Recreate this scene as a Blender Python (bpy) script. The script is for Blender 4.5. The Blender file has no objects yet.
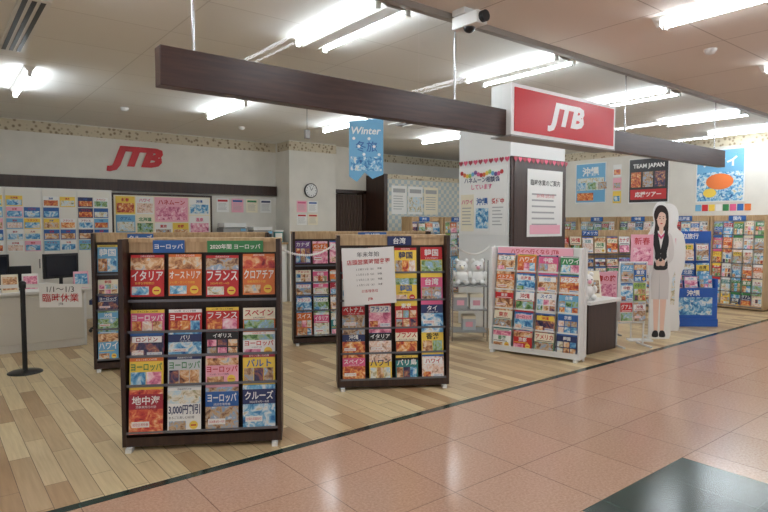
import bpy, math, random
from mathutils import Vector, Matrix
sc=bpy.context.scene
try:
    sc.view_settings.view_transform='Standard'
except Exception: pass
COL=bpy.context.collection

# ------------------------------------------------------------ materials
def lin(c):
    return tuple(((v/255)/12.92 if v/255<=0.04045 else (((v/255)+0.055)/1.055)**2.4) for v in c)
_m={}
def mat(name,rgb,rough=.5,emit=0,metal=0,alpha=None,spec=None):
    if name in _m: return _m[name]
    m=bpy.data.materials.new(name); m.use_nodes=True
    b=m.node_tree.nodes["Principled BSDF"]; c=lin(rgb)
    b.inputs["Base Color"].default_value=(*c,1); b.inputs["Roughness"].default_value=rough; b.inputs["Metallic"].default_value=metal
    if spec is not None: b.inputs["Specular IOR Level"].default_value=spec
    if emit:
        b.inputs["Emission Color"].default_value=(*c,1); b.inputs["Emission Strength"].default_value=emit
    _m[name]=m; return m
def nodes(name,rough=.5):
    m=bpy.data.materials.new(name); m.use_nodes=True; nt=m.node_tree
    b=nt.nodes["Principled BSDF"]; b.inputs["Roughness"].default_value=rough
    _m[name]=m
    return m,nt,b
def pic(name,cols,scale=9,rough=.35,dist=.8):
    m,nt,b=nodes(name,rough)
    tc=nt.nodes.new("ShaderNodeTexCoord"); n=nt.nodes.new("ShaderNodeTexNoise"); r=nt.nodes.new("ShaderNodeValToRGB")
    n.inputs["Scale"].default_value=scale; n.inputs["Detail"].default_value=8; n.inputs["Distortion"].default_value=dist; n.inputs["Roughness"].default_value=.62
    nt.links.new(tc.outputs["Object"],n.inputs["Vector"]); nt.links.new(n.outputs["Fac"],r.inputs["Fac"])
    e=r.color_ramp.elements
    k=len(cols)
    while len(e)<k: e.new(.5)
    for i,c in enumerate(cols):
        e[i].position=.32+.36*i/(k-1); e[i].color=(*lin(c),1)
    nt.links.new(r.outputs["Color"],b.inputs["Base Color"]); return m
P_SEA=pic("print_sea",[(30,70,130),(60,130,185),(125,185,215),(230,235,235),(200,185,145)],14)
P_CITY=pic("print_city",[(55,45,52),(145,105,78),(200,170,132),(125,165,200),(235,230,222)],18)
P_FOOD=pic("print_festival",[(110,30,35),(195,75,50),(228,160,80),(245,228,200)],20)
P_GREEN=pic("print_nature",[(35,75,45),(85,128,68),(165,188,132),(138,182,212),(232,236,236)],15)
P_PINK=pic("print_blossom",[(155,60,92),(218,120,152),(244,190,203),(252,238,238)],16)
P_NIGHT=pic("print_night",[(18,22,48),(60,52,90),(155,95,80),(228,188,128)],16)
P_WARM=pic("print_oldtown",[(80,45,32),(165,105,70),(214,162,110),(234,212,180),(155,185,210)],18)
P_LIGHT=pic("print_resort",[(105,130,88),(190,176,138),(236,230,214),(184,214,230),(246,246,242)],16)
P_RED=pic("print_sunset",[(118,24,34),(192,54,54),(218,104,68),(234,168,116),(246,224,192)],15)
P_PORT=pic("print_people",[(50,40,42),(220,180,155),(235,205,185),(240,238,234),(190,60,70)],22)
PICS=[P_SEA,P_CITY,P_FOOD,P_GREEN,P_PINK,P_NIGHT,P_WARM,P_LIGHT,P_CITY,P_WARM,P_SEA,P_PORT,P_PORT]
C={}
for k,v in dict(red=(194,40,44),crimson=(164,38,56),orange=(220,116,56),yellow=(238,204,78),pink=(218,94,138),lpink=(238,174,190),
    blue=(44,96,164),navy=(38,50,96),sky=(108,170,208),teal=(56,132,132),green=(58,132,78),lime=(155,188,92),white=(238,237,233),
    cream=(238,229,204),grey=(170,170,170),purple=(116,78,134),brown=(118,80,54),black=(28,26,28),silver=(200,206,208)).items():
    C[k]=mat("paper_"+k,v,.4)
def woodmat(name,c1,c2,rough=.4,scale=(30,30,2)):
    m,nt,b=nodes(name,rough)
    tc=nt.nodes.new("ShaderNodeTexCoord"); mp=nt.nodes.new("ShaderNodeMapping"); mp.inputs["Scale"].default_value=scale
    n=nt.nodes.new("ShaderNodeTexNoise"); n.inputs["Scale"].default_value=1.5; n.inputs["Detail"].default_value=4
    r=nt.nodes.new("ShaderNodeValToRGB"); r.color_ramp.elements[0].position=.35; r.color_ramp.elements[1].position=.65
    r.color_ramp.elements[0].color=(*lin(c1),1); r.color_ramp.elements[1].color=(*lin(c2),1)
    nt.links.new(tc.outputs["Object"],mp.inputs[0]); nt.links.new(mp.outputs[0],n.inputs["Vector"]); nt.links.new(n.outputs["Fac"],r.inputs["Fac"])
    nt.links.new(r.outputs["Color"],b.inputs["Base Color"]); return m
DARK=woodmat("dark_walnut",(46,28,21),(62,40,29))
BEAMM=woodmat("beam_walnut",(56,34,29),(74,48,40),.35,(2,30,30))
LIGHTW=woodmat("light_beech",(178,146,106),(202,172,132))
WHITE=mat("white_paint",(232,232,229),.45)
OFFW=mat("offwhite_laminate",(228,226,219),.4)
GREYM=mat("grey_plastic",(150,150,148),.5)
BLACKP=mat("black_plastic",(25,25,27),.35)
CHROME=mat("brushed_steel",(190,190,192),.25,0,1)
REDLOGO=mat("logo_red",(196,24,34),.4)
SIGNRED=mat("sign_red",(196,16,34),.35,.08)
SIGNW=mat("sign_white",(240,240,240),.3,.1)
SKIN=mat("print_skin",(236,200,180),.45)
HAIR=mat("print_hair",(40,26,22),.45)

# ------------------------------------------------------------ text cache
_t={}
def textmesh(s,bold=.0,shear=0.):
    k=(s,bold,shear)
    if k in _t: return _t[k]
    cu=bpy.data.curves.new("tmp_text","FONT"); cu.body=s; cu.size=1; cu.offset=bold; cu.shear=shear; cu.resolution_u=2
    ob=bpy.data.objects.new("tmp_text",cu); COL.objects.link(ob)
    dg=bpy.context.evaluated_depsgraph_get(); ev=ob.evaluated_get(dg); me=ev.to_mesh()
    vs=[(v.co.x,v.co.y) for v in me.vertices]; fs=[tuple(p.vertices) for p in me.polygons]
    ev.to_mesh_clear(); bpy.data.objects.remove(ob); bpy.data.curves.remove(cu)
    if vs:
        x0=min(v[0] for v in vs); x1=max(v[0] for v in vs); y0=min(v[1] for v in vs); y1=max(v[1] for v in vs)
    else: x0=y0=0;x1=y1=1
    _t[k]=(vs,fs,x0,x1,y0,y1); return _t[k]

# ------------------------------------------------------------ mesh builder
class B:
    def __init__(s):
        s.v=[];s.f=[];s.m=[];s.sm=[];s.mats=[];s.M=Matrix.Identity(4)
    def mi(s,m):
        if m not in s.mats: s.mats.append(m)
        return s.mats.index(m)
    def add(s,vs,fs,m,smooth=False):
        o=len(s.v); s.v+= [tuple(s.M@Vector(p)) for p in vs]; i=s.mi(m)
        for f in fs: s.f.append(tuple(a+o for a in f)); s.m.append(i); s.sm.append(smooth)
    def box(s,x0,x1,y0,y1,z0,z1,m):
        s.add([(x0,y0,z0),(x1,y0,z0),(x1,y1,z0),(x0,y1,z0),(x0,y0,z1),(x1,y0,z1),(x1,y1,z1),(x0,y1,z1)],
              [(0,3,2,1),(4,5,6,7),(0,1,5,4),(1,2,6,5),(2,3,7,6),(3,0,4,7)],m)
    def rect(s,x0,x1,z0,z1,y,m):   # facing -Y
        s.add([(x0,y,z0),(x1,y,z0),(x1,y,z1),(x0,y,z1)],[(0,1,2,3)],m)
    def disc(s,cx,cz,r,y,m,n=20,sx=1):
        s.add([(cx+sx*r*math.cos(2*math.pi*i/n),y,cz+r*math.sin(2*math.pi*i/n)) for i in range(n)],[tuple(range(n))],m)
    def poly(s,pts,y,m,thick=0):
        n=len(pts)
        a=sum(pts[i][0]*pts[(i+1)%n][1]-pts[(i+1)%n][0]*pts[i][1] for i in range(n))
        if a<0: pts=pts[::-1]
        s.add([(p[0],y,p[1]) for p in pts],[tuple(range(n))],m)
        if thick:
            s.add([(p[0],y+thick,p[1]) for p in pts],[tuple(range(n-1,-1,-1))],m)
            s.add([(p[0],y,p[1]) for p in pts]+[(p[0],y+thick,p[1]) for p in pts],[(i,i+n,(i+1)%n+n,(i+1)%n) for i in range(n)],m)
    def cyl(s,p0,p1,r,m,n=12,r1=None,cap=True):
        p0=Vector(p0);p1=Vector(p1);r1=r if r1 is None else r1
        d=(p1-p0).normalized(); a=Vector((0,0,1)) if abs(d.z)<.9 else Vector((1,0,0)); u=d.cross(a).normalized(); w=d.cross(u)
        vs=[];
        for p,rr in((p0,r),(p1,r1)):
            for i in range(n):
                t=2*math.pi*i/n; vs.append(tuple(p+u*math.cos(t)*rr+w*math.sin(t)*rr))
        s.add(vs,[(i,(i+1)%n,(i+1)%n+n,i+n) for i in range(n)],m,True)
        if cap: s.add(vs,[tuple(range(n-1,-1,-1)),tuple(range(n,2*n))],m)
    def lathe(s,c,prof,m,n=20):
        vs=[(c[0]+r*math.cos(2*math.pi*i/n),c[1]+r*math.sin(2*math.pi*i/n),c[2]+z) for r,z in prof for i in range(n)]
        fs=[(k*n+i,k*n+(i+1)%n,(k+1)*n+(i+1)%n,(k+1)*n+i) for k in range(len(prof)-1) for i in range(n)]
        s.add(vs,fs,m,True)
    def ball(s,c,r,m,n=12,sc=(1,1,1)):
        k=n//2; vs=[];
        for j in range(k+1):
            t=math.pi*j/k
            for i in range(n):
                p=2*math.pi*i/n; vs.append((c[0]+sc[0]*r*math.sin(t)*math.cos(p),c[1]+sc[1]*r*math.sin(t)*math.sin(p),c[2]-sc[2]*r*math.cos(t)))
        s.add(vs,[(j*n+i,j*n+(i+1)%n,(j+1)*n+(i+1)%n,(j+1)*n+i) for j in range(k) for i in range(n)],m,True)
    def text(s,t,cx,cz,w,h,y,m,bold=0.0,shear=0.,stretch=False,thick=0):
        vs,fs,x0,x1,y0,y1=textmesh(t,bold,shear)
        kx=w/(x1-x0); ky=h/(y1-y0)
        if not stretch: kx=ky=min(kx,ky)
        elif stretch=="soft": ky=min(ky,kx*1.7); kx=min(kx,ky)
        mx=(x0+x1)/2; my=(y0+y1)/2
        s.add([(cx+(a-mx)*kx,y,cz+(b-my)*ky) for a,b in vs],fs,m)
        return
    def done(s,name,loc=(0,0,0),rz=0,bevel=0,parent=None):
        me=bpy.data.meshes.new(name); me.from_pydata(s.v,[],s.f)
        for m in s.mats: me.materials.append(m)
        me.polygons.foreach_set("material_index",s.m); me.polygons.foreach_set("use_smooth",s.sm); me.update()
        o=bpy.data.objects.new(name,me); COL.objects.link(o); o.location=loc; o.rotation_euler=(0,0,math.radians(rz))
        if bevel:
            md=o.modifiers.new("bevel","BEVEL"); md.width=bevel; md.segments=2; md.limit_method='ANGLE'
        if parent: o.parent=parent
        return o
def smooth(pts,k=6):
    n=len(pts);out=[]
    for i in range(n):
        p0,p1,p2,p3=pts[i-1],pts[i],pts[(i+1)%n],pts[(i+2)%n]
        for j in range(k):
            t=j/k
            out.append(tuple(.5*((2*p1[a])+(-p0[a]+p2[a])*t+(2*p0[a]-5*p1[a]+4*p2[a]-p3[a])*t*t+(-p0[a]+3*p1[a]-3*p2[a]+p3[a])*t**3) for a in(0,1)))
    return out

# ------------------------------------------------------------ camera
cd=bpy.data.cameras.new("camera"); cam=bpy.data.objects.new("camera",cd); COL.objects.link(cam)
cam.location=(0,0,1.6); cam.rotation_euler=(math.radians(86.94),0,math.radians(-38.3)); cd.sensor_width=36; cd.lens=27.19
sc.camera=cam

# ------------------------------------------------------------ room shell
H=3.35; YB=11.3; XR=12.4; XL=-3.0; YF=3.58
def floor_wood():
    m,nt,b=nodes("plank_floor",.36)
    tc=nt.nodes.new("ShaderNodeTexCoord"); mp=nt.nodes.new("ShaderNodeMapping"); mp.inputs["Rotation"].default_value=(0,0,math.radians(90))
    br=nt.nodes.new("ShaderNodeTexBrick"); br.offset=.37; br.inputs["Scale"].default_value=1
    br.inputs["Brick Width"].default_value=.92; br.inputs["Row Height"].default_value=.13; br.inputs["Mortar Size"].default_value=.002
    br.inputs["Color1"].default_value=(*lin((156,112,70)),1); br.inputs["Color2"].default_value=(*lin((224,204,162)),1); br.inputs["Mortar"].default_value=(*lin((105,78,52)),1)
    br.inputs["Bias"].default_value=.2
    nt.links.new(tc.outputs["Object"],mp.inputs[0]); nt.links.new(mp.outputs[0],br.inputs["Vector"])
    m2=nt.nodes.new("ShaderNodeMapping"); m2.inputs["Scale"].default_value=(40,2,1)
    n=nt.nodes.new("ShaderNodeTexNoise"); n.inputs["Scale"].default_value=1.2; n.inputs["Detail"].default_value=5
    nt.links.new(tc.outputs["Object"],m2.inputs[0]); nt.links.new(m2.outputs[0],n.inputs["Vector"])
    r=nt.nodes.new("ShaderNodeValToRGB"); r.color_ramp.elements[0].position=.3; r.color_ramp.elements[0].color=(.78,.74,.68,1); r.color_ramp.elements[1].position=.7; r.color_ramp.elements[1].color=(1,1,1,1)
    nt.links.new(n.outputs["Fac"],r.inputs["Fac"])
    mx=nt.nodes.new("ShaderNodeMix"); mx.data_type='RGBA'; mx.blend_type='MULTIPLY'; mx.inputs[0].default_value=.8
    nt.links.new(br.outputs["Color"],mx.inputs[6]); nt.links.new(r.outputs["Color"],mx.inputs[7]); nt.links.new(mx.outputs[2],b.inputs["Base Color"])
    return m
def tile(name,c1,c2,c3,grout,size=.6,ox=0,oy=0,rough=.16):
    m,nt,b=nodes(name,rough)
    tc=nt.nodes.new("ShaderNodeTexCoord"); mp=nt.nodes.new("ShaderNodeMapping"); mp.inputs["Location"].default_value=(ox,oy,0)
    br=nt.nodes.new("ShaderNodeTexBrick"); br.offset=0; br.inputs["Scale"].default_value=1
    br.inputs["Brick Width"].default_value=size; br.inputs["Row Height"].default_value=size; br.inputs["Mortar Size"].default_value=.0035
    for k,c in(("Color1",c1),("Color2",c2),("Mortar",grout)): br.inputs[k].default_value=(*lin(c),1)
    nt.links.new(tc.outputs["Object"],mp.inputs[0]); nt.links.new(mp.outputs[0],br.inputs["Vector"])
    n=nt.nodes.new("ShaderNodeTexNoise"); n.inputs["Scale"].default_value=60; n.inputs["Detail"].default_value=4; n.inputs["Roughness"].default_value=.75
    nt.links.new(tc.outputs["Object"],n.inputs["Vector"])
    r=nt.nodes.new("ShaderNodeValToRGB"); r.color_ramp.elements[0].position=.38; r.color_ramp.elements[0].color=(1,1,1,1); r.color_ramp.elements[1].position=.62; r.color_ramp.elements[1].color=(*lin(c3),1)
    nt.links.new(n.outputs["Fac"],r.inputs["Fac"])
    mx=nt.nodes.new("ShaderNodeMix"); mx.data_type='RGBA'; mx.blend_type='MULTIPLY'; mx.inputs[0].default_value=.8
    nt.links.new(br.outputs["Color"],mx.inputs[6]); nt.links.new(r.outputs["Color"],mx.inputs[7]); nt.links.new(mx.outputs[2],b.inputs["Base Color"])
    return m
def wallmat(name,c,c2=None,scale=3):
    m,nt,b=nodes(name,.7)
    tc=nt.nodes.new("ShaderNodeTexCoord"); n=nt.nodes.new("ShaderNodeTexNoise"); n.inputs["Scale"].default_value=scale; n.inputs["Detail"].default_value=5
    r=nt.nodes.new("ShaderNodeValToRGB"); r.color_ramp.elements[0].position=.35; r.color_ramp.elements[1].position=.65
    c2=c2 or tuple(int(v*.97) for v in c)
    r.color_ramp.elements[0].color=(*lin(c2),1); r.color_ramp.elements[1].color=(*lin(c),1)
    nt.links.new(tc.outputs["Object"],n.inputs["Vector"]); nt.links.new(n.outputs["Fac"],r.inputs["Fac"]); nt.links.new(r.outputs["Color"],b.inputs["Base Color"])
    return m
def ceilmat(name,c,w,h,seam):
    m,nt,b=nodes(name,.8)
    tc=nt.nodes.new("ShaderNodeTexCoord"); br=nt.nodes.new("ShaderNodeTexBrick"); br.offset=0; br.inputs["Scale"].default_value=1
    br.inputs["Brick Width"].default_value=w; br.inputs["Row Height"].default_value=h; br.inputs["Mortar Size"].default_value=.006
    br.inputs["Color1"].default_value=(*lin(c),1); br.inputs["Color2"].default_value=(*lin(tuple(int(v*.985) for v in c)),1); br.inputs["Mortar"].default_value=(*lin(seam),1)
    nt.links.new(tc.outputs["Object"],br.inputs["Vector"]); nt.links.new(br.outputs["Color"],b.inputs["Base Color"]); return m
FW=floor_wood()
TER=tile("terracotta_granite",(206,170,146),(199,163,139),(222,208,200),(152,122,105),.6,-.04,0,.17)
GRN=tile("green_granite",(30,62,56),(26,54,48),(140,175,165),(60,85,78),.6,-.04,0,.18)
b=B(); b.box(XL,XR,YF+.07,YB,-.1,0,FW); b.done("floor_shop")
b=B(); b.box(-8,18,-7,YF,-.1,0,TER); b.done("floor_mall")
b=B(); b.box(-8,18,YF,YF+.07,-.1,.001,GRN); b.done("floor_border")
b=B(); b.box(2.84,4.04,.60,1.80,-.05,.0015,GRN); b.done("floor_inlay")
WALLC=wallmat("wall_cream",(226,222,212)); WALLR=wallmat("wall_right_cream",(222,218,208))
b=B(); b.box(XL,XR,YB,YB+.12,0,H,WALLC); b.done("wall_back")
b=B(); b.box(XR,XR+.12,YF,YB+.12,0,H,WALLR); b.done("wall_right")
b=B(); b.box(XL-.12,XL,YF,YB+.12,0,H,WALLC); b.done("wall_left")
CEI=ceilmat("ceiling_shop_board",(238,237,232),1.8,.9,(214,212,206)); CEM=ceilmat("ceiling_mall_panel",(234,225,214),1.2,1.2,(186,173,160))
b=B(); b.box(XL-.12,XR+.12,YF-.05,YB+.12,H,H+.1,CEI); b.done("ceiling_shop")
b=B(); b.box(-8,18,-7,YF-.05,H,H+.1,CEM); b.done("ceiling_mall")
b=B(); b.box(XL,XR,YF-.08,YF-.02,H-.05,H,mat("alu_trim",(150,145,138),.4)); b.done("trim_1")
# frieze wallpaper border
m,nt,bb=nodes("frieze_pattern",.7)
tc=nt.nodes.new("ShaderNodeTexCoord"); vo=nt.nodes.new("ShaderNodeTexVoronoi"); vo.inputs["Scale"].default_value=14
r=nt.nodes.new("ShaderNodeValToRGB"); r.color_ramp.elements[0].color=(*lin((138,120,94)),1); r.color_ramp.elements[0].position=.2; r.color_ramp.elements[1].color=(*lin((206,194,168)),1); r.color_ramp.elements[1].position=.45
nt.links.new(tc.outputs["Object"],vo.inputs["Vector"]); nt.links.new(vo.outputs["Distance"],r.inputs["Fac"]); nt.links.new(r.outputs["Color"],bb.inputs["Base Color"])
FR=m
b=B(); b.box(XL,XR,YB-.012,YB,H-.20,H-.02,FR); b.done("trim_2")
b=B(); b.box(XR-.012,XR,YF+.1,YB-.02,H-.20,H-.02,FR); b.done("trim_3")
b=B(); b.box(XL,5.93,YB-.09,YB,2.22,2.42,DARK); b.done("trim_4")
b=B(); b.box(XL,XR,YB-.02,YB,0,.1,DARK); b.done("baseboard_back")
b=B(); b.box(XR-.02,XR,YF+.1,YB-.03,0,.1,DARK); b.done("baseboard_right")

# pillar at the back, with frieze
b=B(); b.box(5.95,7.1,10.7,YB,0,H,WALLC); b.box(5.94,7.11,10.69,10.7,H-.20,H-.02,FR); b.box(5.94,5.95,10.7,YB-.1,H-.20,H-.02,FR)
b.done("wall_pillar")
# column
PINK=mat("heart_pink",(225,90,120),.5)
b=B(); b.box(6.8,8.15,5.6,6.65,0,H,WHITE)
b.box(6.86,8.15,5.575,5.6,0,2.62,DARK); b.box(6.8,6.87,5.585,5.62,0,2.62,DARK)
b.done("wall_column",bevel=.004)
# partition at back right
m,nt,bb=nodes("blue_stripe_wallpaper",.7)
tc=nt.nodes.new("ShaderNodeTexCoord"); wv=nt.nodes.new("ShaderNodeTexChecker"); wv.inputs["Scale"].default_value=11
wv.inputs["Color1"].default_value=(*lin((176,190,194)),1); wv.inputs["Color2"].default_value=(*lin((216,212,196)),1)
nt.links.new(tc.outputs["Object"],wv.inputs["Vector"]); nt.links.new(wv.outputs["Color"],bb.inputs["Base Color"]); BLW=m
b=B(); b.box(8.2,XR,10.3,10.4,0,2.75,BLW); b.box(8.2,XR,10.28,10.3,2.65,2.75,FR); b.box(8.1,8.2,10.25,YB,0,2.75,DARK)
b.done("wall_partition")
b=B()
b.box(7.12,7.2,10.9,11.0,0,2.4,DARK); b.box(8.0,8.08,10.9,11.0,0,2.4,DARK); b.box(7.12,8.08,10.9,11.0,2.32,2.4,DARK)
CUR=mat("door_brown",(70,52,42),.6)
for i in range(10):
    x=7.2+i*.08; b.cyl((x+.04,10.97,0.02),(x+.04,10.97,2.3),.042,CUR,8)
b.done("door_1")
b=B(); b.box(7.12,8.08,10.9,11.0,2.4,H,WALLC); b.done("wall_over_door")

# ------------------------------------------------------------ lamps
TUBE=mat("fluorescent_tube",(238,247,255),.5,45)
LB=mat("lamp_body",(240,238,232),.35); LS=mat("lamp_socket",(230,228,222),.4)
def lamp(x,y0,y1,half=.15,z=H):
    b=B()
    w=half+.06
    b.add([(-w,y0-.03,z),(w,y0-.03,z),(w,y1+.03,z),(-w,y1+.03,z),(-w*.35,y0-.03,z-.055),(w*.35,y0-.03,z-.055),(w*.35,y1+.03,z-.055),(-w*.35,y1+.03,z-.055)],
          [(4,7,6,5),(0,4,5,1),(1,5,6,2),(2,6,7,3),(3,7,4,0)],LB)
    for s in((-1,1) if half>0 else (0,)):
        r=.017 if half>0 else .026; zz=z-.05 if half>0 else z-.085
        b.cyl((s*half,y0,zz),(s*half,y1,zz),r,TUBE,8)
        for yy in(y0,y1): b.box(s*half-.02,s*half+.02,yy-.025,yy+.005,zz-.03,z,LS)
    b.done("fluorescent_ceiling_lamp",(x,0,0))
for x in(.7,2.95,5.24,7.6,9.88,11.75): lamp(x,3.63,4.87)
for x in(.96,3.52,5.63,8.0,10.3): lamp(x,7.55,8.85,0)
for x in(-1.9,.4,2.7,4.99,7.34,9.7,12): lamp(x,1.25,2.5,.05)
for x in(-1.9,2.7,7.34): lamp(x,-2.6,-1.35,.09)

# vents
b=B(); b.box(.62,.84,5.25,6.95,H-.015,H,WHITE)
for i in range(3): b.box(.645+i*.062,.68+i*.062,5.3,6.9,H-.018,H-.012,BLACKP)
b.done("ceiling_slot_vent")
b=B(); b.box(.62,.84,9.7,10.6,H-.015,H,WHITE)
for i in range(3): b.box(.645+i*.062,.68+i*.062,9.75,10.55,H-.018,H-.012,BLACKP)
b.done("ceiling_slot_vent")
for (x,y) in((2.7,7.0),(6.7,7.6)):
    b=B()
    for k,(r_,z_) in enumerate(((.34,H-.01),(.25,H-.03),(.16,H-.045))):
        b.box(-r_,r_,-r_,r_,z_-.006,z_+.01,WHITE if k!=1 else GREYM)
    b.done("ceiling_air_diffuser",(x,y,0))
for (x,y) in((2.4,9.3),(5.3,6.4),(4.5,9.8),(6.2,2.6)):
    b=B(); b.lathe((x,y,H),[(.001,-.05),(.04,-.045),(.055,-.02),(.06,0)],WHITE,16); b.done("smoke_detector")

# ------------------------------------------------------------ hanging beam, glass, sign
b=B(); b.box(1.12,9.05,3.55,3.65,2.43,2.665,BEAMM)
b.done("hanging_beam",bevel=.004)
b=B()
for x in(1.34,3.62,6.4,8.8): b.cyl((x,3.6,2.665),(x,3.6,H),.009,CHROME,8)
b.done("beam_hanger_rods")
gm=bpy.data.materials.new("smoke_glass"); gm.use_nodes=True; nt=gm.node_tree; nt.nodes.clear()
o=nt.nodes.new("ShaderNodeOutputMaterial"); t=nt.nodes.new("ShaderNodeBsdfTransparent"); t.inputs[0].default_value=(.96,.97,.96,1)
g=nt.nodes.new("ShaderNodeBsdfGlossy"); g.inputs["Roughness"].default_value=.0; fz=nt.nodes.new("ShaderNodeFresnel"); fz.inputs[0].default_value=1.25
mx=nt.nodes.new("ShaderNodeMixShader"); nt.links.new(fz.outputs[0],mx.inputs[0]); nt.links.new(t.outputs[0],mx.inputs[1]); nt.links.new(g.outputs[0],mx.inputs[2]); nt.links.new(mx.outputs[0],o.inputs[0])
b=B()
for i in range(6):
    x0=1.36+i*1.85; b.add([(x0,3.6,2.67),(x0+1.84,3.6,2.67),(x0+1.84,3.6,H-.005),(x0,3.6,H-.005)],[(0,1,2,3)],gm)
b.done("smoke_barrier_glass")
# sign box
b=B()
b.box(4.24,6.0,3.5,3.73,2.43,2.9,WHITE)
b.box(4.24,6.0,3.49,3.5,2.43,2.9,SIGNW); b.box(4.28,5.96,3.482,3.49,2.465,2.865,SIGNRED)
b.text("JTB",5.08,2.655,.62,.29,3.479,SIGNW,.05,.25,True)
b.box(4.24,6.0,3.485,3.735,2.415,2.43,GREYM)
b.done("hanging_shop_sign")
b=B(); b.box(3.44,3.60,3.32,3.46,3.30,H,WHITE); b.box(3.46,3.58,3.20,3.48,3.20,3.30,WHITE); b.cyl((3.52,3.21,3.25),(3.52,3.16,3.25),.045,BLACKP,16); b.ball((3.52,3.34,3.205),.05,BLACKP,12); b.done("security_camera",bevel=.008)
b=B(); b.cyl((3.58,6.0,H),(3.58,6.0,2.72),.004,BLACKP,6); b.box(3.55,3.61,5.98,6.02,2.62,2.72,GREYM); b.done("hanging_sensor",bevel=.005)

# back-wall logo
b=B(); b.text("JTB",3.08,2.80,1.0,.47,YB-.015,REDLOGO,.06,.3,True); b.done("wall_logo_letters")

# ------------------------------------------------------------ brochures & racks
WORDS=["イタリア","スペイン","フランス","ドイツ","ハワイ","グアム","台湾","韓国","香港","ベトナム","タイ","沖縄","北海道","京都","ヨーロッパ","アメリカ","カナダ","スイス","九州","東京","温泉","クルーズ","バリ島","中欧","北欧"]
SUBS=["添乗員同行の旅","いい旅・びっくり価格","2020年4月〜9月","まるごと楽しむ8日間","成田空港発着","お得な早期割引"]
DEEP=["red","crimson","orange","pink","blue","navy","teal","green","purple","sky"]
def brochure(b,x,ztop,y,w,h,vis,rng,base=None,title=None,lean=6,detail=0,kind=None,pc=None):
    M0=b.M.copy()
    b.M=M0@Matrix.Translation((x,y,ztop))@Matrix.Rotation(math.radians(-lean),4,'X')
    base=base or rng.choice(DEEP+["white","white","white","white","silver","yellow","cream","cream"])
    bm=C[base]; dark=base in DEEP or base in("black","brown")
    b.box(0,w,0,.008,-h,0,bm)
    kind=rng.choice([0,1,1,2,3,4,4,5,5]) if kind is None else kind
    pc=pc or rng.choice(PICS); ac=C[rng.choice(DEEP)] if not dark else C[rng.choice(["white","yellow","navy","white","cream"])]
    e=-.0015
    title=title or rng.choice(WORDS)
    tcol=C["white"] if dark else C[rng.choice(["red","blue","navy","green","crimson","black"])]
    v=min(vis,h)
    def sub(cx,cz,ww,hh,yy,m):
        if detail: b.text(rng.choice(SUBS),cx,cz,ww,hh,yy,m,0,0,"soft")
        else: b.rect(cx-ww/2,cx+ww/2,cz-hh*.25,cz+hh*.25,yy,m)
    if kind==0:
        b.rect(0,w,-.024,0,e,ac); sub(w/2,-.012,w*.8,.014,e*2,C["black"] if ac in(C["white"],C["yellow"],C["cream"]) else C["white"])
        b.text(title,w/2,-.028-v*.18,w*.92,v*.28,e*1.6,tcol,.02,0,"soft")
        n=rng.choice([2,3])
        for i in range(n): b.rect(w*(.04+.92*i/n),w*(.02+.92*(i+1)/n),-v*.97,-v*.5,e,rng.choice(PICS))
    elif kind==1:
        b.rect(0,w,-h,0,e,pc); b.rect(0,w,-v*.44,-v*.10,e*2,bm); b.text(title,w/2,-v*.24,w*.88,v*.2,e*3,tcol,.02,0,"soft"); sub(w/2,-v*.39,w*.8,v*.06,e*3,tcol)
        b.rect(w*.08,w*.6,-v*.85,-v*.72,e*2,C["white"]); sub(w*.34,-v*.785,w*.46,v*.07,e*3,C["red"])
    elif kind==2:
        b.rect(0,w,-v*.5,0,e,ac); b.text(title,w/2,-v*.22,w*.9,v*.28,e*2,C["red"] if ac in(C["white"],C["yellow"],C["cream"]) else C["white"],.02,0,"soft")
        sub(w/2,-v*.44,w*.8,v*.07,e*2,C["black"] if ac in(C["white"],C["yellow"],C["cream"]) else C["white"])
        b.rect(w*.03,w*.97,-v*.98,-v*.53,e,pc)
    elif kind==3:
        b.rect(0,w,-v*.36,-.02,e,pc); sub(w/2,-.010,w*.8,.013,e*2,tcol)
        b.text(title,w/2,-v*.50,w*.94,v*.24,e*1.6,tcol,.02,0,"soft")
        sub(w*.42,-v*.68,w*.75,v*.06,e,C["yellow"] if dark else C["black"])
        b.rect(w*.04,w*.55,-v*.96,-v*.76,e,rng.choice(PICS)); 
        b.disc(w*.78,-v*.86,w*.13,e*2,C["yellow"] if base!="yellow" else C["red"],14); b.rect(w*.70,w*.86,-v*.875,-v*.845,e*3,C["red"] if base!="yellow" else C["white"])
    elif kind==4:
        b.rect(0,w,-h+.003,-.003,e,pc); b.rect(w*.06,w*.94,-v*.40,-v*.14,e*2,C["white"] if dark else bm)
        b.text(title,w*.5,-v*.27,w*.8,v*.2,e*3,bm if dark else tcol,.02,0,"soft"); b.rect(0,w,-.018,0,e*1.5,C["blue"])
        b.rect(w*.05,w*.4,-v*.95,-v*.72,e*2,rng.choice(PICS)); b.rect(w*.5,w*.95,-v*.95,-v*.82,e*2,C["white"]); sub(w*.72,-v*.885,w*.4,v*.07,e*3,C["blue"])
    else:
        b.text(title,w*.5,-v*.15,w*.88,v*.2,e*1.6,tcol,.02,0,"soft")
        for i in range(3):
            for j in range(2): b.rect(w*(.04+.32*i),w*(.32+.32*i),-v*(.62+.34*j),-v*(.33+.34*j),e,rng.choice(PICS))
    b.M=M0
ROWS_A=[(1.385,.335),(.995,.165),(.825,.165),(.655,.20),(.435,.31)]
ACR=mat("acrylic_lip",(110,110,115),.2)
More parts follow.
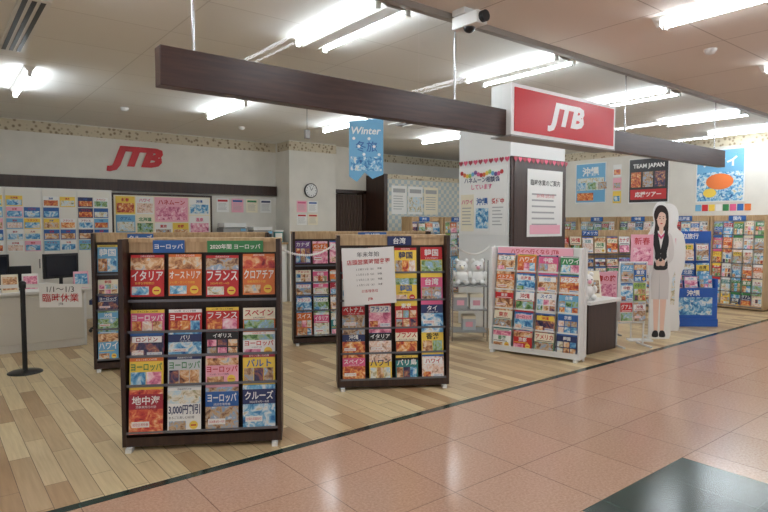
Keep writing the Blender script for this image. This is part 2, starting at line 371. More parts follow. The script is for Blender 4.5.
def rack(name,loc,ang,width,height,cols,rows,frame,seed,topm=None,signs=(),depth=.3,stair=.028,pal=None,spec=None,bh=.30,feet=True,backm=None,lipm=None,posts=False,lean=6,base=True,bw=.88,detail=0):
    rng=random.Random(seed); b=B(); t=.03
    n=len(rows); topm=topm or frame
    b.box(0,t,0,depth,.03,height,frame); b.box(width-t,width,0,depth,.03,height,frame)
    if base: b.box(t,width-t,.0+.004,depth,.03,.095,frame)
    yb=.03+stair*n+.02
    b.box(t,width-t,yb,depth,.03,height-.02,backm or frame)
    b.box(-.005,width+.005,yb-.04,depth+.005,height-.025,height+.005,topm)
    b.box(t,width-t,yb-.03,yb,height-.10,height-.025,topm)
    if feet:
        for xx in(.03,width-.07):
            for yy in(-.04,depth-.02): b.box(xx,xx+.04,yy,yy+.08,0,.03,WHITE)
    cw=(width-2*t)/cols; w=cw*bw
    for i,(zt,vis) in enumerate(rows):
        yf=.03+stair*(n-1-i)
        hb=vis if i==n-1 else min(bh,zt-.08)
        if stair==0: hb=vis
        zl=zt-vis
        b.box(t,width-t,yf-.014-.02,yf-.010-.02,zl,zl+.014,lipm or ACR)
        b.box(t,width-t,yf-.03,yf+.02,zl-.006,zl,lipm or ACR)
        for c in range(cols):
            base_=None;ti=None;kd=None;pp=None
            if spec and (i,c) in spec: 
                s_=spec[(i,c)]; base_=s_[0]; ti=s_[1] if len(s_)>1 else None; kd=s_[2] if len(s_)>2 else None; pp=s_[3] if len(s_)>3 else None
            elif pal and rng.random()<.55: base_=rng.choice(pal)
            dz=rng.uniform(-.008,.004)
            brochure(b,t+cw*c+(cw-w)/2,zt+dz,yf,w,hb,vis,rng,base_,ti,lean,detail,kd,pp)
    for (x0,x1,txt,cn,tn,h) in signs:
        b.box(x0,x1,yb-.05,yb-.042,height-.10,height-.10+h,C[cn]); b.text(txt,(x0+x1)/2,height-.10+h/2,(x1-x0)*.9,h*.7,yb-.0515,C[tn],.02)
    if posts:
        for xx in(0,width): b.cyl((xx,depth*.5,0),(xx,depth*.5,height+.02),.016,frame,8)
    return b.done(name,loc,ang)
specA={(0,0):("red","イタリア",3,P_WARM),(0,1):("orange","オーストリア",3,P_WARM),(0,2):("red","フランス",3,P_CITY),(0,3):("orange","クロアチア",3,P_RED),
 (1,0):("pink","ヨーロッパ",0),(1,1):("red","ヨーロッパ",0),(1,2):("red","フランス",0),(1,3):("orange","スペイン",2),
 (2,0):("crimson","ロンドン",4,P_NIGHT),(2,1):("navy","パリ",1,P_SEA),(2,2):("black","イギリス",5),(2,3):("white","ヨーロッパ",3,P_GREEN),
 (3,0):("yellow","ヨーロッパ",0),(3,1):("silver","ヨーロッパ",0),(3,2):("lpink","ヨーロッパ",3,P_WARM),(3,3):("yellow","バルト",0),
 (4,0):("crimson","地中海",1,P_RED),(4,1):("white","3,000円割引",3,P_LIGHT),(4,2):("blue","ヨーロッパ",1,P_CITY),(4,3):("navy","クルーズ",1,P_SEA)}
rack("brochure_rack",(1.04,4.297,0),-30.7,1.11,1.50,4,ROWS_A,DARK,5,LIGHTW,[(.2,.42,"ヨーロッパ","blue","white",.09),(.58,.98,"2020年間 ヨーロッパ","green","white",.085)],spec=specA,detail=1)
rack("brochure_rack",(1.39,6.85,0),-20,1.9,1.51,8,ROWS_A,DARK,8,LIGHTW,[(.35,.62,"クルーズ","blue","white",.09)],pal=["blue","crimson","pink","sky","red"])
specC={(0,0):("red",None,2),(0,1):("orange",None,3),(0,2):("yellow","韓国",0),(0,3):("yellow","韓国",2),(1,2):("yellow","韓国",3),(1,3):("pink","台湾",0)}
ROWS_C=[(1.38,.25),(1.11,.25),(.84,.25),(.57,.22),(.33,.23)]
rack("brochure_rack",(3.07,4.61,0),-31.2,1.10,1.50,4,ROWS_C,DARK,21,LIGHTW,[(.5,.74,"台湾","navy","white",.09)],pal=["yellow","pink","crimson","black","teal","blue","red","white"],spec=specC,stair=.025,bw=.84,detail=1)
rack("brochure_rack",(3.78,6.72,0),-25,1.9,1.51,8,ROWS_A,DARK,33,LIGHTW,[(.9,1.3,"アジア","blue","white",.09)],pal=["pink","lpink","pink","orange","crimson","pink"])
ROWS_E=[(1.24-.235*i,.215) for i in range(5)]
rack("white_brochure_rack",(5.57,4.90,0),-73,1.14,1.32,4,ROWS_E,WHITE,41,WHITE,[(.05,1.0,"ハワイへ行くなら JTB","lpink","red",.1)],pal=["orange","red","sky","teal","yellow","lpink","blue","green"],backm=WHITE,lipm=WHITE,posts=True,depth=.25)
ROWS_W=[(1.66-.27*i,.25) for i in range(6)]
for k in range(5):
    rack("wall_brochure_rack",(12.02,4.95+.98*k,0),-90,.96,1.78,5,ROWS_W,LIGHTW,60+k,LIGHTW,[(.3,.6,["国内","北海道","沖縄","東北","九州"][k],"blue","white",.1)],depth=.34,backm=WHITE,feet=False,stair=.012,pal=None)
for k in range(3):
    rack("wall_brochure_rack",(8.35+1.0*k,9.6,0),0,.96,1.78,4,ROWS_W,LIGHTW,80+k,LIGHTW,[(.3,.6,"海外","blue","white",.1)],depth=.34,backm=WHITE,feet=False,stair=.012,pal=["sky","blue","white","lime","orange"])
rack("brochure_rack",(9.0,6.3,0),-35,1.9,1.5,8,ROWS_A,LIGHTW,91,LIGHTW,[(.5,.8,"アメリカ","blue","white",.1)],pal=["blue","red","white","orange","green"])

# notice sheet on middle rack
b=B(); b.M=Matrix.Rotation(math.radians(-3),4,'Y')
b.box(0,.50,0,.004,0,.54,C["white"])
b.text("年末年始",.25,.48,.25,.05,-.002,C["black"]); b.text("店頭営業時間変更",.25,.41,.44,.05,-.002,C["red"],.01)
for i in range(4): b.text("１２月３１日（火）　休業",.25,.34-.05*i,.36,.02,-.002,C["black"])
b.text("お客様各位",.25,.13,.2,.03,-.002,C["red"]); b.text("JTB",.25,.05,.1,.03,-.002,C["red"],.03)
o=b.done("closing_notice_poster",(3.10,4.53,.83),-31.2)

# ------------------------------------------------------------ chain
def chain(name,pts):
    b=B(); W=mat("chain_white",(225,222,215),.4)
    for a,c,sag in pts:
        a=Vector(a);c=Vector(c);L=(c-a).length; n=int(L/.024)
        P=[a.lerp(c,i/n)-Vector((0,0,sag*4*(i/n)*(1-i/n))) for i in range(n+1)]
        for i in range(n):
            p,q=P[i],P[i+1]; d=(q-p).normalized(); side=d.cross(Vector((0,0,1))).normalized(); up=side.cross(d)
            u=side if i%2 else up; w=up if i%2 else side; mid=(p+q)/2; vs=[]
            for k in range(8):
                t=2*math.pi*k/8; ctr=mid+d*math.cos(t)*.016+u*math.sin(t)*.008; out=(d*math.cos(t)+u*math.sin(t)).normalized()
                for j in range(4):
                    s=2*math.pi*j/4; vs.append(tuple(ctr+out*math.cos(s)*.0035+w*math.sin(s)*.0035))
            b.add(vs,[(k*4+j,k*4+(j+1)%4,((k+1)%8)*4+(j+1)%4,((k+1)%8)*4+j) for k in range(8) for j in range(4)],W,True)
    b.done(name)
chain("plastic_chain_barrier",[((2.03,3.76,1.42),(3.05,4.62,1.42),.07)])
chain("plastic_chain_barrier",[((4.06,4.05,1.42),(5.55,4.90,1.33),.10)])

# ------------------------------------------------------------ posters helper
def posterpanel(b,x0,x1,z0,z1,y,base,pc=None,title=None,tc="red",rng=random):
    w=x1-x0;h=z1-z0
    b.box(x0,x1,y-.004,y,z0,z1,C[base]); e=y-.006
    if pc: b.rect(x0+w*.05,x1-w*.05,z0+h*.08,z0+h*.62,e,pc)
    if title: b.text(title,(x0+x1)/2,z0+h*.8,w*.86,h*.2,e,C[tc],.03)
    else:
        b.rect(x0+w*.1,x1-w*.1,z0+h*.76,z0+h*.9,e,C[tc])
    if not pc:
        for k in range(6): b.rect(x0+w*.12,x1-w*(.12+.2*rng.random()),z0+h*(.62-.09*k),z0+h*(.645-.09*k),e,C["grey" if base!="grey" else "black"])
b=B()
posterpanel(b,7.16,8.05,1.42,2.45,5.572,"white",None,None,"white")
b.text("臨時休業のご案内",7.6,2.25,.78,.09,5.562,C["black"],.01)
b.text("2019年12月31日",7.6,2.05,.6,.06,5.562,C["red"]); b.rect(7.22,7.99,1.46,1.6,5.562,C["lpink"])
b.done("column_notice_poster")
b=B(); b.M=Matrix.Translation((6.798,6.65,0))@Matrix.Rotation(math.radians(-90),4,'Z')
b.box(.03,1.0,-.012,0,1.45,2.5,C["white"])
cols=["red","orange","yellow","lime","sky","purple","pink"]
for i in range(15):
    t=i/14; b.disc(.08+.82*t,2.42-.05*abs(math.sin(t*9)),.035,-.016,C[cols[i%7]],10)
b.text("ハネムーン相談会",.5,2.30,.8,.09,-.016,C["navy"],.02); b.text("しています",.5,2.19,.5,.08,-.016,C["pink"],.02)
rng=random.Random(3)
posterpanel(b,.06,.34,1.5,2.08,-.013,"cream",None,"ハワイ","pink",rng); posterpanel(b,.37,.66,1.5,2.08,-.013,"white",P_SEA,"沖縄","blue",rng); posterpanel(b,.69,.97,1.5,2.08,-.013,"white",None,"受付中","red",rng)
b.done("column_side_posters")
def heart(b,cx,cz,s,y,m):
    pts=[]
    for i in range(16):
        t=2*math.pi*i/16; pts.append((cx+s*16*math.sin(t)**3/17,cz+s*(13*math.cos(t)-5*math.cos(2*t)-2*math.cos(3*t)-math.cos(4*t))/17))
    b.poly(pts,y,m,.003)
b=B()
for i in range(13): heart(b,6.88+i*.105,2.58,.048,5.568,PINK if i%2 else C["crimson"])
b.M=Matrix.Translation((6.798,6.65,0))@Matrix.Rotation(math.radians(-90),4,'Z')
for i in range(10): heart(b,.05+i*.105,2.58,.048,-.012,PINK if i%2 else C["crimson"])
b.M=Matrix.Identity(4); b.done("heart_garland")
# right-wall posters
def rwall(name,y0,y1,z0,z1,fn):
    b=B(); w=y1-y0; b.box(0,w,-.012,0,z0,z1,WHITE); fn(b,w,z0,z1); b.done(name,(XR-.002,y1,0),-90)
def f1(b,w,z0,z1):
    b.rect(.02,w-.02,z0+.02,z1-.02,-.014,C["sky"]); b.rect(.05,w-.05,z0+.3,z1-.35,-.016,P_LIGHT); b.text("沖縄",w/2,z1-.2,w*.7,.22,-.016,C["white"],.04); b.rect(.05,w*.6,z0+.06,z0+.24,-.016,P_FOOD)
    for i in range(3): b.rect(.06+i*.27,.28+i*.27,z0+.32,z0+.48,-.018,[P_SEA,P_GREEN,P_CITY][i])
def f2(b,w,z0,z1):
    b.rect(.02,w-.02,z0+.02,z1-.02,-.014,C["black"])
    for i in range(3): b.rect(.06+i*(w-.1)/3,.02+(i+1)*(w-.1)/3,z0+.35,z1-.3,-.016,[P_FOOD,P_CITY,P_NIGHT][i])
    b.rect(.05,w-.05,z0+.08,z0+.3,-.016,C["red"]); b.text("TEAM JAPAN",w/2,z1-.18,w*.8,.12,-.016,C["white"],.03); b.text("応援ツアー",w/2,z0+.19,w*.8,.12,-.018,C["white"],.03)
def f3(b,w,z0,z1):
    b.rect(.02,w-.02,z0+.02,z1-.02,-.014,P_SEA); b.rect(.02,w-.02,z1-.45,z1-.02,-.015,C["sky"]); b.text("ハワイ",w/2,z1-.25,w*.7,.2,-.017,C["white"],.04)
    b.disc(w*.5,z0+.4,.16,-.017,C["orange"],20,1.6); b.disc(w*.3,z0+.18,.09,-.017,C["yellow"],16,1.4)
rwall("framed_travel_poster",7.4,8.2,2.12,3.06,f1); rwall("framed_travel_poster",5.95,6.85,2.08,3.06,f2); rwall("framed_travel_poster",4.5,5.4,2.06,3.1,f3)
b=B()
for i,(w,h,c) in enumerate(((.2,.28,"yellow"),(.2,.28,"lpink"),(.2,.28,"white"))): b.box(.02,.22,-.006,0,2.1+i*.3,2.37+i*.3,C[c]); b.rect(.04,.2,2.14+i*.3,2.26+i*.3,-.008,PICS[i])
b.done("small_wall_flyers",(XR-.002,7.25,0),-90)
b=B(); 
for i in range(8): b.box(.0+i*.13,.11+i*.13,-.006,0,1.88,2.01,C[["sky","red","yellow","white","green","pink","blue","orange"][i]])
b.done("small_wall_flyers",(XR-.002,5.4,0),-90)

# ------------------------------------------------------------ back-left furniture
b=B(); rng=random.Random(11)
b.box(-2.6,2.55,10.85,YB-.095,0,2.2,OFFW)
x=-2.58
while x<2.5:
    b.box(x,x+.49,10.835,10.85,.08,2.17,mat("cabinet_door",(230,226,216),.4)); b.box(x+.44,x+.455,10.82,10.835,.9,1.05,CHROME)
    if x>-.5:
        for r_ in range(5):
            for q in range(2):
                x0=x+.01+q*.24; z0=1.90-.18*r_
                if rng.random()<.93:
                    posterpanel(b,x0,x0+.225,z0,z0+.165,10.833,rng.choice(["sky","blue","white","white","lpink","navy","yellow","cream"]),rng.choice([P_SEA,P_SEA,P_WARM,P_LIGHT,P_GREEN,P_FOOD,P_PORT]),rng.choice(WORDS),rng.choice(["red","crimson","blue"]),rng)
    x+=.51
b.done("storage_cabinet",bevel=0)
b=B(); rng=random.Random(12)
b.box(2.62,4.48,YB-.12,YB-.001,1.245,2.18,DARK); b.rect(2.66,4.44,1.28,2.14,YB-.122,C["cream"])
for (x0,x1,z0,z1,c,p,t_,tcn) in ((2.69,3.02,1.80,2.12,"yellow",P_FOOD,"新春","red"),(3.04,3.35,1.80,2.12,"white",P_PORT,"ハワイ","pink"),(3.37,4.0,1.66,2.12,"lpink",P_PINK,"ハネムーン","red"),(4.02,4.42,1.80,2.12,"white",P_SEA,"沖縄","blue"),
    (2.69,3.02,1.46,1.78,"sky",P_LIGHT,"グアム","blue"),(3.04,3.35,1.40,1.78,"cream",P_GREEN,"北海道","green"),(3.37,3.68,1.32,1.64,"white",P_CITY,"東京","red"),(3.70,4.0,1.32,1.64,"yellow",P_WARM,"京都","red"),(4.02,4.42,1.40,1.78,"white",P_PINK,"温泉","pink")):
    posterpanel(b,x0,x1,z0,z1,YB-.123,c,p,t_,tcn,rng)
b.done("framed_notice_board")
b=B(); b.box(2.62,5.9,10.75,YB-.025,0,1.2,OFFW); b.box(2.6,5.92,10.72,YB-.002,1.2,1.24,LIGHTW)
for i in range(6): b.box(2.65+i*.54,3.16+i*.54,10.738,10.75,.08,1.16,WHITE)
b.done("back_counter_cabinet")
def printer(x,y,z,w,d,h,rz=0,c=None):
    b=B(); c=c or GREYM
    b.box(-w/2,w/2,-d/2,d/2,0,h*.75,c); b.box(-w*.46,w*.46,-d*.45,d*.5,h*.78,h,WHITE); b.box(-w*.4,w*.4,-d/2-.06,-d/2,h*.2,h*.26,BLACKP)
    b.box(-w*.4,w*.4,-d/2-.005,-d/2,h*.3,h*.55,BLACKP); b.box(w*.2,w*.42,-d/2-.01,-d/2,h*.6,h*.72,C["sky"])
    b.box(-w*.42,w*.42,-d*.43,d*.45,h*.75,h*.78,BLACKP)
    b.done("office_printer",(x,y,z),rz,bevel=.006)
printer(4.8,10.96,1.24,.5,.34,.40); printer(5.4,10.96,1.24,.45,.34,.32)
b=B(); rng=random.Random(4)
for i in range(10): 
    c=rng.choice(["blue","white","yellow","green","grey","red"]); b.box(i*.055,i*.055+.05,-.1,.12,0,.16+.04*rng.random(),C[c])
b.done("binder_row",(3.3,10.95,1.24),0)
b=B(); b.box(-.1,.1,-.1,.1,0,.22,C["teal"]); b.box(-.08,.08,-.105,-.1,.03,.19,C["white"]); b.box(-.11,.11,-.11,.11,.22,.25,C["white"]); b.done("storage_box",(5.76,10.92,1.24),0,bevel=.005)
b=B(); rng=random.Random(29)
for i in range(4): posterpanel(b,4.62+i*.32,4.88+i*.32,1.86,2.14,YB-.001,["white","lpink","cream","white"][i],None,None,["red","blue","green","navy"][i],rng)
b.done("back_wall_memos")
b=B(); b.cyl((0,0,0),(0,-.03,0),.155,BLACKP,32); b.cyl((0,-.03,0),(0,-.034,0),.135,WHITE,32)
for i in range(12):
    t=math.pi*i/6; b.box(.11*math.sin(t)-.006,.11*math.sin(t)+.006,-.037,-.034,.11*math.cos(t)-.01,.11*math.cos(t)+.01,BLACKP)
b.add([(-.006,-.038,0),(.006,-.038,0),(.045,-.038,.06),(.035,-.038,.065)],[(0,1,2,3)],BLACKP); b.add([(-.005,-.039,0),(.005,-.039,0),(-.035,-.039,.095),(-.045,-.039,.09)],[(0,1,2,3)],BLACKP)
b.done("wall_clock",(6.45,10.69,2.33))
b=B(); rng=random.Random(9)
for i in range(2):
    for j in range(2): posterpanel(b,6.12+i*.27,6.36+i*.27,1.6+j*.27,1.84+j*.27,10.7,["white","lpink","cream","white"][i*2+j],None,None,["red","pink","red","blue"][i*2+j],rng)
b.done("pillar_flyers")
b=B(); rng=random.Random(19)
for i in range(3): posterpanel(b,8.35+i*.5,8.8+i*.5,1.85,2.5,10.3,["white","white","cream"][i],[None,P_LIGHT,None][i],None,"grey",rng)
b.done("partition_posters")

# front service counter
b=B()
b.box(-2.6,1.62,8.5,8.54,.0,.73,OFFW)
for i in range(5): b.box(-2.6+i*1.055-.0,-2.57+i*1.055,8.49,9.15,0,.73,WHITE)
b.box(-2.62,1.70,8.42,9.2,.73,.765,OFFW); b.box(-2.6,1.62,8.485,8.5,.1,.7,mat("counter_panel",(220,216,206),.4))
b.done("service_counter",bevel=.004)
def monitor(x,y,rz):
    b=B()
    b.box(-.12,.12,-.09,.09,0,.012,BLACKP); b.box(-.02,.02,-.01,.02,.012,.14,BLACKP); b.box(-.23,.23,-.02,.02,.12,.45,BLACKP); b.box(-.2,.2,-.028,-.02,.15,.42,mat("screen_dark",(35,38,45),.15))
    b.done("computer_monitor",(x,y,.765),rz,bevel=.004)
monitor(1.42,8.85,18); monitor(.62,9.0,10)
b=B(); b.box(-.2,.2,-.07,.07,0,.02,BLACKP)
for i in range(10):
    for j in range(4): b.box(-.19+i*.038,-.158+i*.038,-.06+j*.031,-.034+j*.031,.02,.026,GREYM)
b.done("keyboard",(1.05,8.75,.765),8)
for x,c,p in((1.02,"white",P_PINK),(.80,"cream",P_WARM),(1.6,"lpink",P_SEA)):
    b=B(); b.add([(-.09,0,0),(.09,0,0),(.09,.05,.22),(-.09,.05,.22),(-.09,.1,0),(.09,.1,0)],[(0,1,2,3),(5,4,3,2),(0,3,4),(1,5,2)],C[c]); b.add([(-.075,.003,.03),(.075,.003,.03),(.075,.04,.19),(-.075,.04,.19)],[(0,1,2,3)],p)
    b.done("counter_tent_card",(x,8.48,.765))
b=B(); rng=random.Random(31)
for i in range(6): b.box(-.11+rng.uniform(-.02,.02),.11+rng.uniform(-.02,.02),-.14,.14,.006*i,.006*i+.005,C[rng.choice(["white","cream","sky","white"])])
b.done("paper_stack",(1.25,9.08,.765),20)
def chair(x,y,rz,c):
    b=B()
    for i in range(5):
        t=2*math.pi*i/5; b.cyl((0,0,.09),(.28*math.cos(t),.28*math.sin(t),.06),.018,BLACKP,8); b.ball((.28*math.cos(t),.28*math.sin(t),.03),.03,BLACKP,8)
    b.cyl((0,0,.08),(0,0,.42),.025,CHROME,10); b.box(-.23,.23,-.22,.22,.42,.49,c); b.box(-.03,.03,.2,.24,.4,.7,BLACKP); b.box(-.21,.21,.19,.25,.6,1.0,c)
    b.done("office_chair",(x,y,0),rz,bevel=.02)
chair(1.0,9.75,0,C["black"]); chair(2.15,9.5,-20,C["navy"])

# stanchions with belt & sign
def stan(x,y):
    b=B(); b.lathe((0,0,0),[(.001,.03),(.05,.03),(.15,.018),(.17,.008),(.17,0)],BLACKP,28); b.cyl((0,0,.02),(0,0,.92),.025,BLACKP,16); b.lathe((0,0,.92),[(.032,0),(.036,.02),(.036,.06),(.02,.075),(.001,.08)],BLACKP,16)
    b.done("belt_stanchion",(x,y,0))
stan(.80,7.30); stan(-1.02,7.6)
b=B()
def strip(p,q):
    b.add([(p[0],p[1],.925),(q[0],q[1],.925),(q[0],q[1],.965),(p[0],p[1],.965)],[(0,1,2,3)],C["white"])
strip((.83,7.27),(1.385,6.87)); strip((.76,7.3),(-.98,7.6))
b.done("stanchion_belt")
b=B(); b.box(-.22,.22,-.004,0,-.25,0,C["white"]); b.text("1/1〜1/3",0,-.055,.32,.06,-.006,C["black"],.0); b.text("臨時休業",0,-.145,.4,.09,-.006,C["red"],.01); b.text("JTB",0,-.215,.1,.03,-.006,C["black"],.01)
b.done("closed_notice_sign",(1.12,7.03,.965),-34)

# hanging banner
b=B()
pts=[(-.22,.36),(.22,.42),(.22,-.3),(.08,-.36),(-.02,-.28),(-.12,-.4),(-.22,-.33)]
b.poly(pts,0,C["sky"],.004)
b.text("Winter",-.0,.25,.38,.12,-.003,C["white"],.02,.2); b.text("冬旅",0,.05,.28,.18,-.003,C["blue"],.01); b.rect(-.2,.2,-.26,-.08,-.003,P_SEA)
for i in range(6): b.disc(-.16+.065*i,.15-.1*(i%3),.02,-.005,C["white"],8)
b.cyl((-.2,0,.36),(-.2,0,.80),.002,GREYM,4); b.cyl((.2,0,.41),(.2,0,.80),.002,GREYM,4)
b.done("hanging_banner",(4.45,6.0,2.55),-30)

# ------------------------------------------------------------ display table with flyers and plush
b=B(); b.box(6.36,7.0,4.0,4.65,.0,.62,DARK); b.box(6.32,7.03,3.95,4.70,.62,.66,WHITE); b.done("display_table",bevel=.004)
def plush(name,loc,s,c,c2,rz=0):
    b=B(); b.ball((0,0,.09*s),.09*s,c,14,(1,.9,1)); b.ball((0,0,.22*s),.075*s,c,14); 
    for k in(-1,1):
        b.ball((k*.055*s,0,.29*s),.028*s,c,8); b.ball((k*.09*s,-.02*s,.12*s),.03*s,c,8,(1,1,1.6)); b.ball((k*.05*s,-.07*s,.035*s),.035*s,c,8,(1,1.5,1)); b.ball((k*.025*s,-.07*s,.235*s),.008*s,C["black"],6)
    b.ball((0,-.07*s,.21*s),.025*s,c2,8); b.done(name,loc,rz)
plush("plush_bear",(6.50,4.12,.662),1.1,C["white"],C["lpink"],-30)
plush("plush_bear",(6.48,4.42,.662),1.2,C["orange"],C["cream"],-40)
for i,(c,xx,yy) in enumerate((("white",6.72,4.5),("cream",6.78,4.2))):
    b=B(); b.add([(-.12,0,0),(.12,0,0),(.12,.08,.34),(-.12,.08,.34),(-.12,.14,0),(.12,.14,0)],[(0,1,2,3),(5,4,3,2),(0,3,4),(1,5,2)],C[c]); b.add([(-.1,.01,.05),(.1,.01,.05),(.1,.05,.22),(-.1,.05,.22)],[(0,1,2,3)],[P_PINK,P_CITY][i])
    b.done("tabletop_flyer_stand",(xx,yy,.66),-30)
# pamphlet stand
b=B()
for s in(-.19,.19): b.cyl((s,.05,.02),(s,.0,1.12),.012,WHITE,8); b.box(s-.015,s+.015,-.15,.18,0,.02,WHITE)
b.box(-.19,.19,.03,.05,.3,.32,WHITE)
b.box(-.19,.19,-.0,.02,.35,1.12,WHITE)
rng=random.Random(2)
for r_ in range(3):
    for c in range(2): brochure(b,-.18+c*.185,1.10-.26*r_,-.012,.17,.24,.24,rng,rng.choice(["sky","white","blue","lime"]),None,3,0)
b.done("pamphlet_stand",(7.27,3.93,0),-30)
b=B(); 
for s in(-.17,.17): b.cyl((s,0,.02),(s,0,.9),.012,GREYM,8); b.box(s-.015,s+.015,-.15,.15,0,.02,GREYM)
b.box(-.17,.17,-.01,.01,.5,.9,C["white"]); posterpanel(b,-.16,.16,.45,.92,-.012,"lpink",P_PINK,"春の旅","red"); b.done("poster_stand",(7.75,4.6,0),-35)

# ------------------------------------------------------------ cut-out standee of uniformed woman
def standee(name,loc,rz,plain=False,W=.82):
    b=B(); b.M=Matrix.Diagonal((W,1,1,1))
    S=smooth
    sil=S([(-.15,0),(-.15,.5),(-.18,.86),(-.22,1.1),(-.24,1.38),(-.17,1.53),(-.12,1.62),(-.14,1.78),(-.08,1.9),(.03,1.92),(.12,1.85),(.15,1.7),(.13,1.56),(.22,1.46),(.26,1.25),(.25,1.0),(.20,.8),(.18,.4),(.18,0)],5)
    b.poly(sil,0,C["white"],.012)
    y=-.003
    if not plain:
        BL=C["black"]; J2=mat("print_sleeve",(222,218,214),.45); SK=mat("print_skirt",(214,210,206),.45)
        b.poly(S([(-.10,1.62),(-.125,1.75),(-.07,1.86),(.03,1.87),(.1,1.8),(.12,1.66),(.11,1.42),(.07,1.40),(-.08,1.40),(-.12,1.44)]),y,HAIR)
        b.poly([(-.08,.08),(-.11,.62),(.0,.62),(-.02,.08)],y,SKIN); b.poly([(.02,.08),(.01,.62),(.12,.62),(.08,.08)],y,SKIN)
        b.poly(S([(-.11,.03),(-.09,.11),(-.02,.11),(-.01,.03)],3),y*1.5,BL); b.poly(S([(.01,.03),(.02,.11),(.09,.11),(.11,.03)],3),y*1.5,BL)
        b.poly([(-.135,.56),(-.15,.85),(-.11,1.04),(.12,1.04),(.155,.85),(.145,.56)],y*1.5,SK)
        b.poly([(-.012,.56),(-.006,.95),(.0,.56)],y*1.7,C["grey"])
        b.poly(S([(-.11,1.0),(-.09,1.2),(-.13,1.35),(-.12,1.46),(-.07,1.52),(.07,1.52),(.12,1.46),(.13,1.35),(.10,1.2),(.12,1.0),(0,.97)],4),y*2.6,BL)
        b.poly(S([(-.12,1.49),(-.18,1.44),(-.21,1.25),(-.18,1.1),(-.06,1.04),(-.05,1.1),(-.13,1.16),(-.11,1.4)],4),y*2.5,J2); b.poly(S([(.12,1.49),(.18,1.44),(.22,1.25),(.19,1.1),(.06,1.04),(.05,1.1),(.13,1.16),(.11,1.4)],4),y*2.5,J2)
        for k in(-1,1):
            b.poly([(k*.12,1.12),(k*.12,1.17),(k*.06,1.10),(k*.06,1.05)],y*2.8,J2)
            b.poly(S([(k*.07,1.035),(k*.07,1.105),(k*.02,1.10),(k*.0,1.06),(k*.02,1.03)],3),y*3,SKIN)
            for j in range(4): b.poly([(k*.02,1.035+.016*j),(k*.02,1.048+.016*j),(k*-.02,1.044+.013*j),(k*-.02,1.034+.013*j)],y*3.2,SKIN)
            b.poly([(k*.04,1.1),(k*.055,1.105),(k*.03,1.13),(k*.02,1.125)],y*3.2,SKIN)
        b.poly([(-.06,1.52),(0,1.26),(.06,1.52)],y*2.8,C["white"]); b.poly([(-.035,1.50),(-.035,1.6),(.035,1.6),(.035,1.50),(0,1.46)],y*3.0,SKIN)
        b.poly([(-.05,1.49),(0,1.44),(.05,1.49),(.05,1.45),(.0,1.40),(-.05,1.45)],y*3.1,C["pink"])
        for k in range(3): b.disc(0,1.20-.06*k,.007,y*3,C["grey"],8)
        b.poly(S([(-.07,1.70),(-.065,1.62),(-.03,1.565),(.03,1.565),(.065,1.62),(.07,1.70),(.05,1.78),(-.05,1.78)]),y*3.3,SKIN)
        b.poly(S([(-.08,1.68),(-.09,1.8),(0,1.85),(.09,1.8),(.08,1.68),(.06,1.75),(0,1.78),(-.04,1.76)],4),y*3.5,HAIR)
        for k in(-1,1):
            b.disc(k*.028,1.69,.007,y*3.8,BL,10,1.4); b.poly([(k*.015,1.712),(k*.042,1.714),(k*.04,1.72),(k*.016,1.718)],y*3.8,HAIR)
            b.disc(k*.072,1.68,.012,y*3.1,SKIN,8,.7)
        b.poly([(-.004,1.68),(.008,1.655),(-.006,1.653)],y*3.8,mat("print_skin_line",(212,160,138),.5))
        b.poly(S([(-.022,1.622),(0,1.627),(.022,1.622),(0,1.61)],3),y*3.8,C["red"])
    else:
        b.rect(-.12,.12,1.1,1.4,y,C["lpink"]); b.rect(-.10,.12,.4,.9,y,P_LIGHT)
    b.box(-.16,.16,.015,.25,0,.012,WHITE); b.add([(-.01,.012,.0),(.01,.012,0),(.01,.22,0),(-.01,.22,0),(-.01,.012,.5),(.01,.012,.5)],[(0,3,4),(1,5,2),(3,2,5,4)],WHITE)
    return b.done(name,loc,rz)
standee("uniformed_woman_standee",(8.05,3.96,0),-42)
standee("cutout_standee",(8.75,4.2,0),-45,plain=True,W=1.0)
b=B(); b.box(-.15,.15,-.006,0,0,.42,C["lpink"]); b.text("新春",0,.33,.22,.1,-.008,C["red"],.01); b.rect(-.12,.12,.05,.24,-.008,P_PINK)
for s in(-.12,.12): b.cyl((s,.01,-1.02),(s,.01,.1),.008,WHITE,6)
b.box(-.16,.16,-.06,.08,-1.05,-1.03,WHITE); b.done("pink_event_sign",(7.71,4.05,1.05),-42)

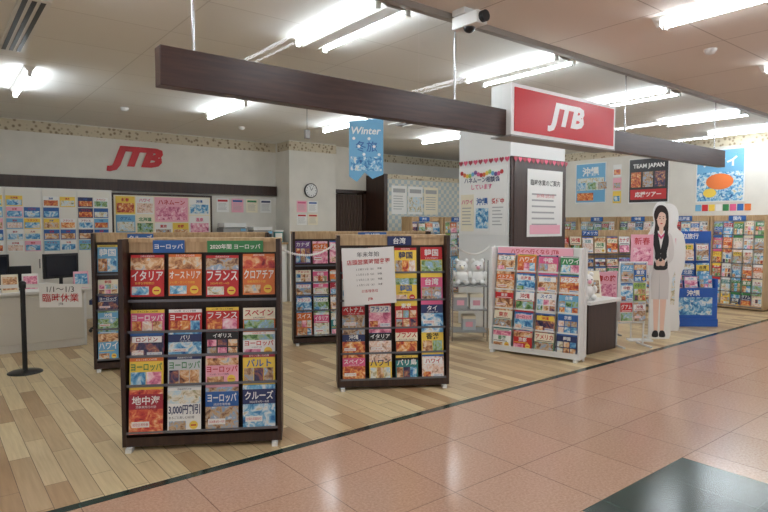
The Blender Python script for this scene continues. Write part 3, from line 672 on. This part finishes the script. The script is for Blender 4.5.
# ------------------------------------------------------------ blue leaflet stand
b=B(); BL=mat("blue_board",(36,92,178),.4)
b.box(-.38,.38,0,.34,0,.12,BL); b.box(-.38,.38,.28,.32,.12,1.45,BL); b.box(-.38,-.35,.03,.3,.12,.75,BL); b.box(.35,.38,.03,.3,.12,.75,BL); b.box(-.35,.35,.03,.28,.12,.60,BL)
b.rect(-.3,.3,.18,.46,.028,P_SEA); rng=random.Random(6)
for r_ in range(2):
    for c in range(3): brochure(b,-.34+c*.235,1.32-.33*r_,.25-.03*r_,.2,.29,.29,rng,rng.choice(["sky","white","yellow","blue"]),None,5,0)
for c in range(3): brochure(b,-.34+c*.235,.80,.12,.2,.2,.2,rng,rng.choice(["sky","lpink","red"]),None,10,0)
b.text("沖縄",0,.53,.3,.1,.026,C["white"],.03); b.box(-.38,.38,.27,.33,1.35,1.5,BL); b.text("国内旅行",0,1.42,.5,.09,.268,C["white"],.02)
b.done("blue_leaflet_stand",(9.45,4.1,0),-40)

# ------------------------------------------------------------ wire shelf with goods
b=B()
for x in(-.24,.24):
    for y in(-.18,.18): b.cyl((x,y,0),(x,y,1.12),.011,CHROME,8)
for z in(.12,.42,.75):
    b.box(-.24,.24,-.18,.18,z,z+.015,GREYM)
b.done("goods_shelf",(5.95,5.62,0),-40)
def onshelf(dx,dy,z): 
    t=math.radians(-40); return (5.95+dx*math.cos(t)-dy*math.sin(t),5.62+dx*math.sin(t)+dy*math.cos(t),z)
plush("plush_bear",onshelf(-.1,0,.767),1.15,C["white"],C["cream"],-40); plush("plush_bear",onshelf(.12,0,.767),1.15,C["white"],C["lpink"],-40)
for dx,z,c in((-.12,.437,"grey"),(.1,.437,"white"),(0,.137,"silver")):
    b=B(); b.box(-.09,.09,-.1,.1,0,.2,C[c]); b.box(-.092,.092,-.102,.102,.16,.205,C["cream"]); b.box(-.05,.05,-.104,-.1,.05,.12,C["lpink"]); b.done("gift_box",onshelf(dx,0,z),-40,bevel=.004)

# ------------------------------------------------------------ world
w=bpy.data.worlds.new("world"); sc.world=w; w.use_nodes=True
w.node_tree.nodes["Background"].inputs[0].default_value=(.92,.97,1,1); w.node_tree.nodes["Background"].inputs[1].default_value=.8
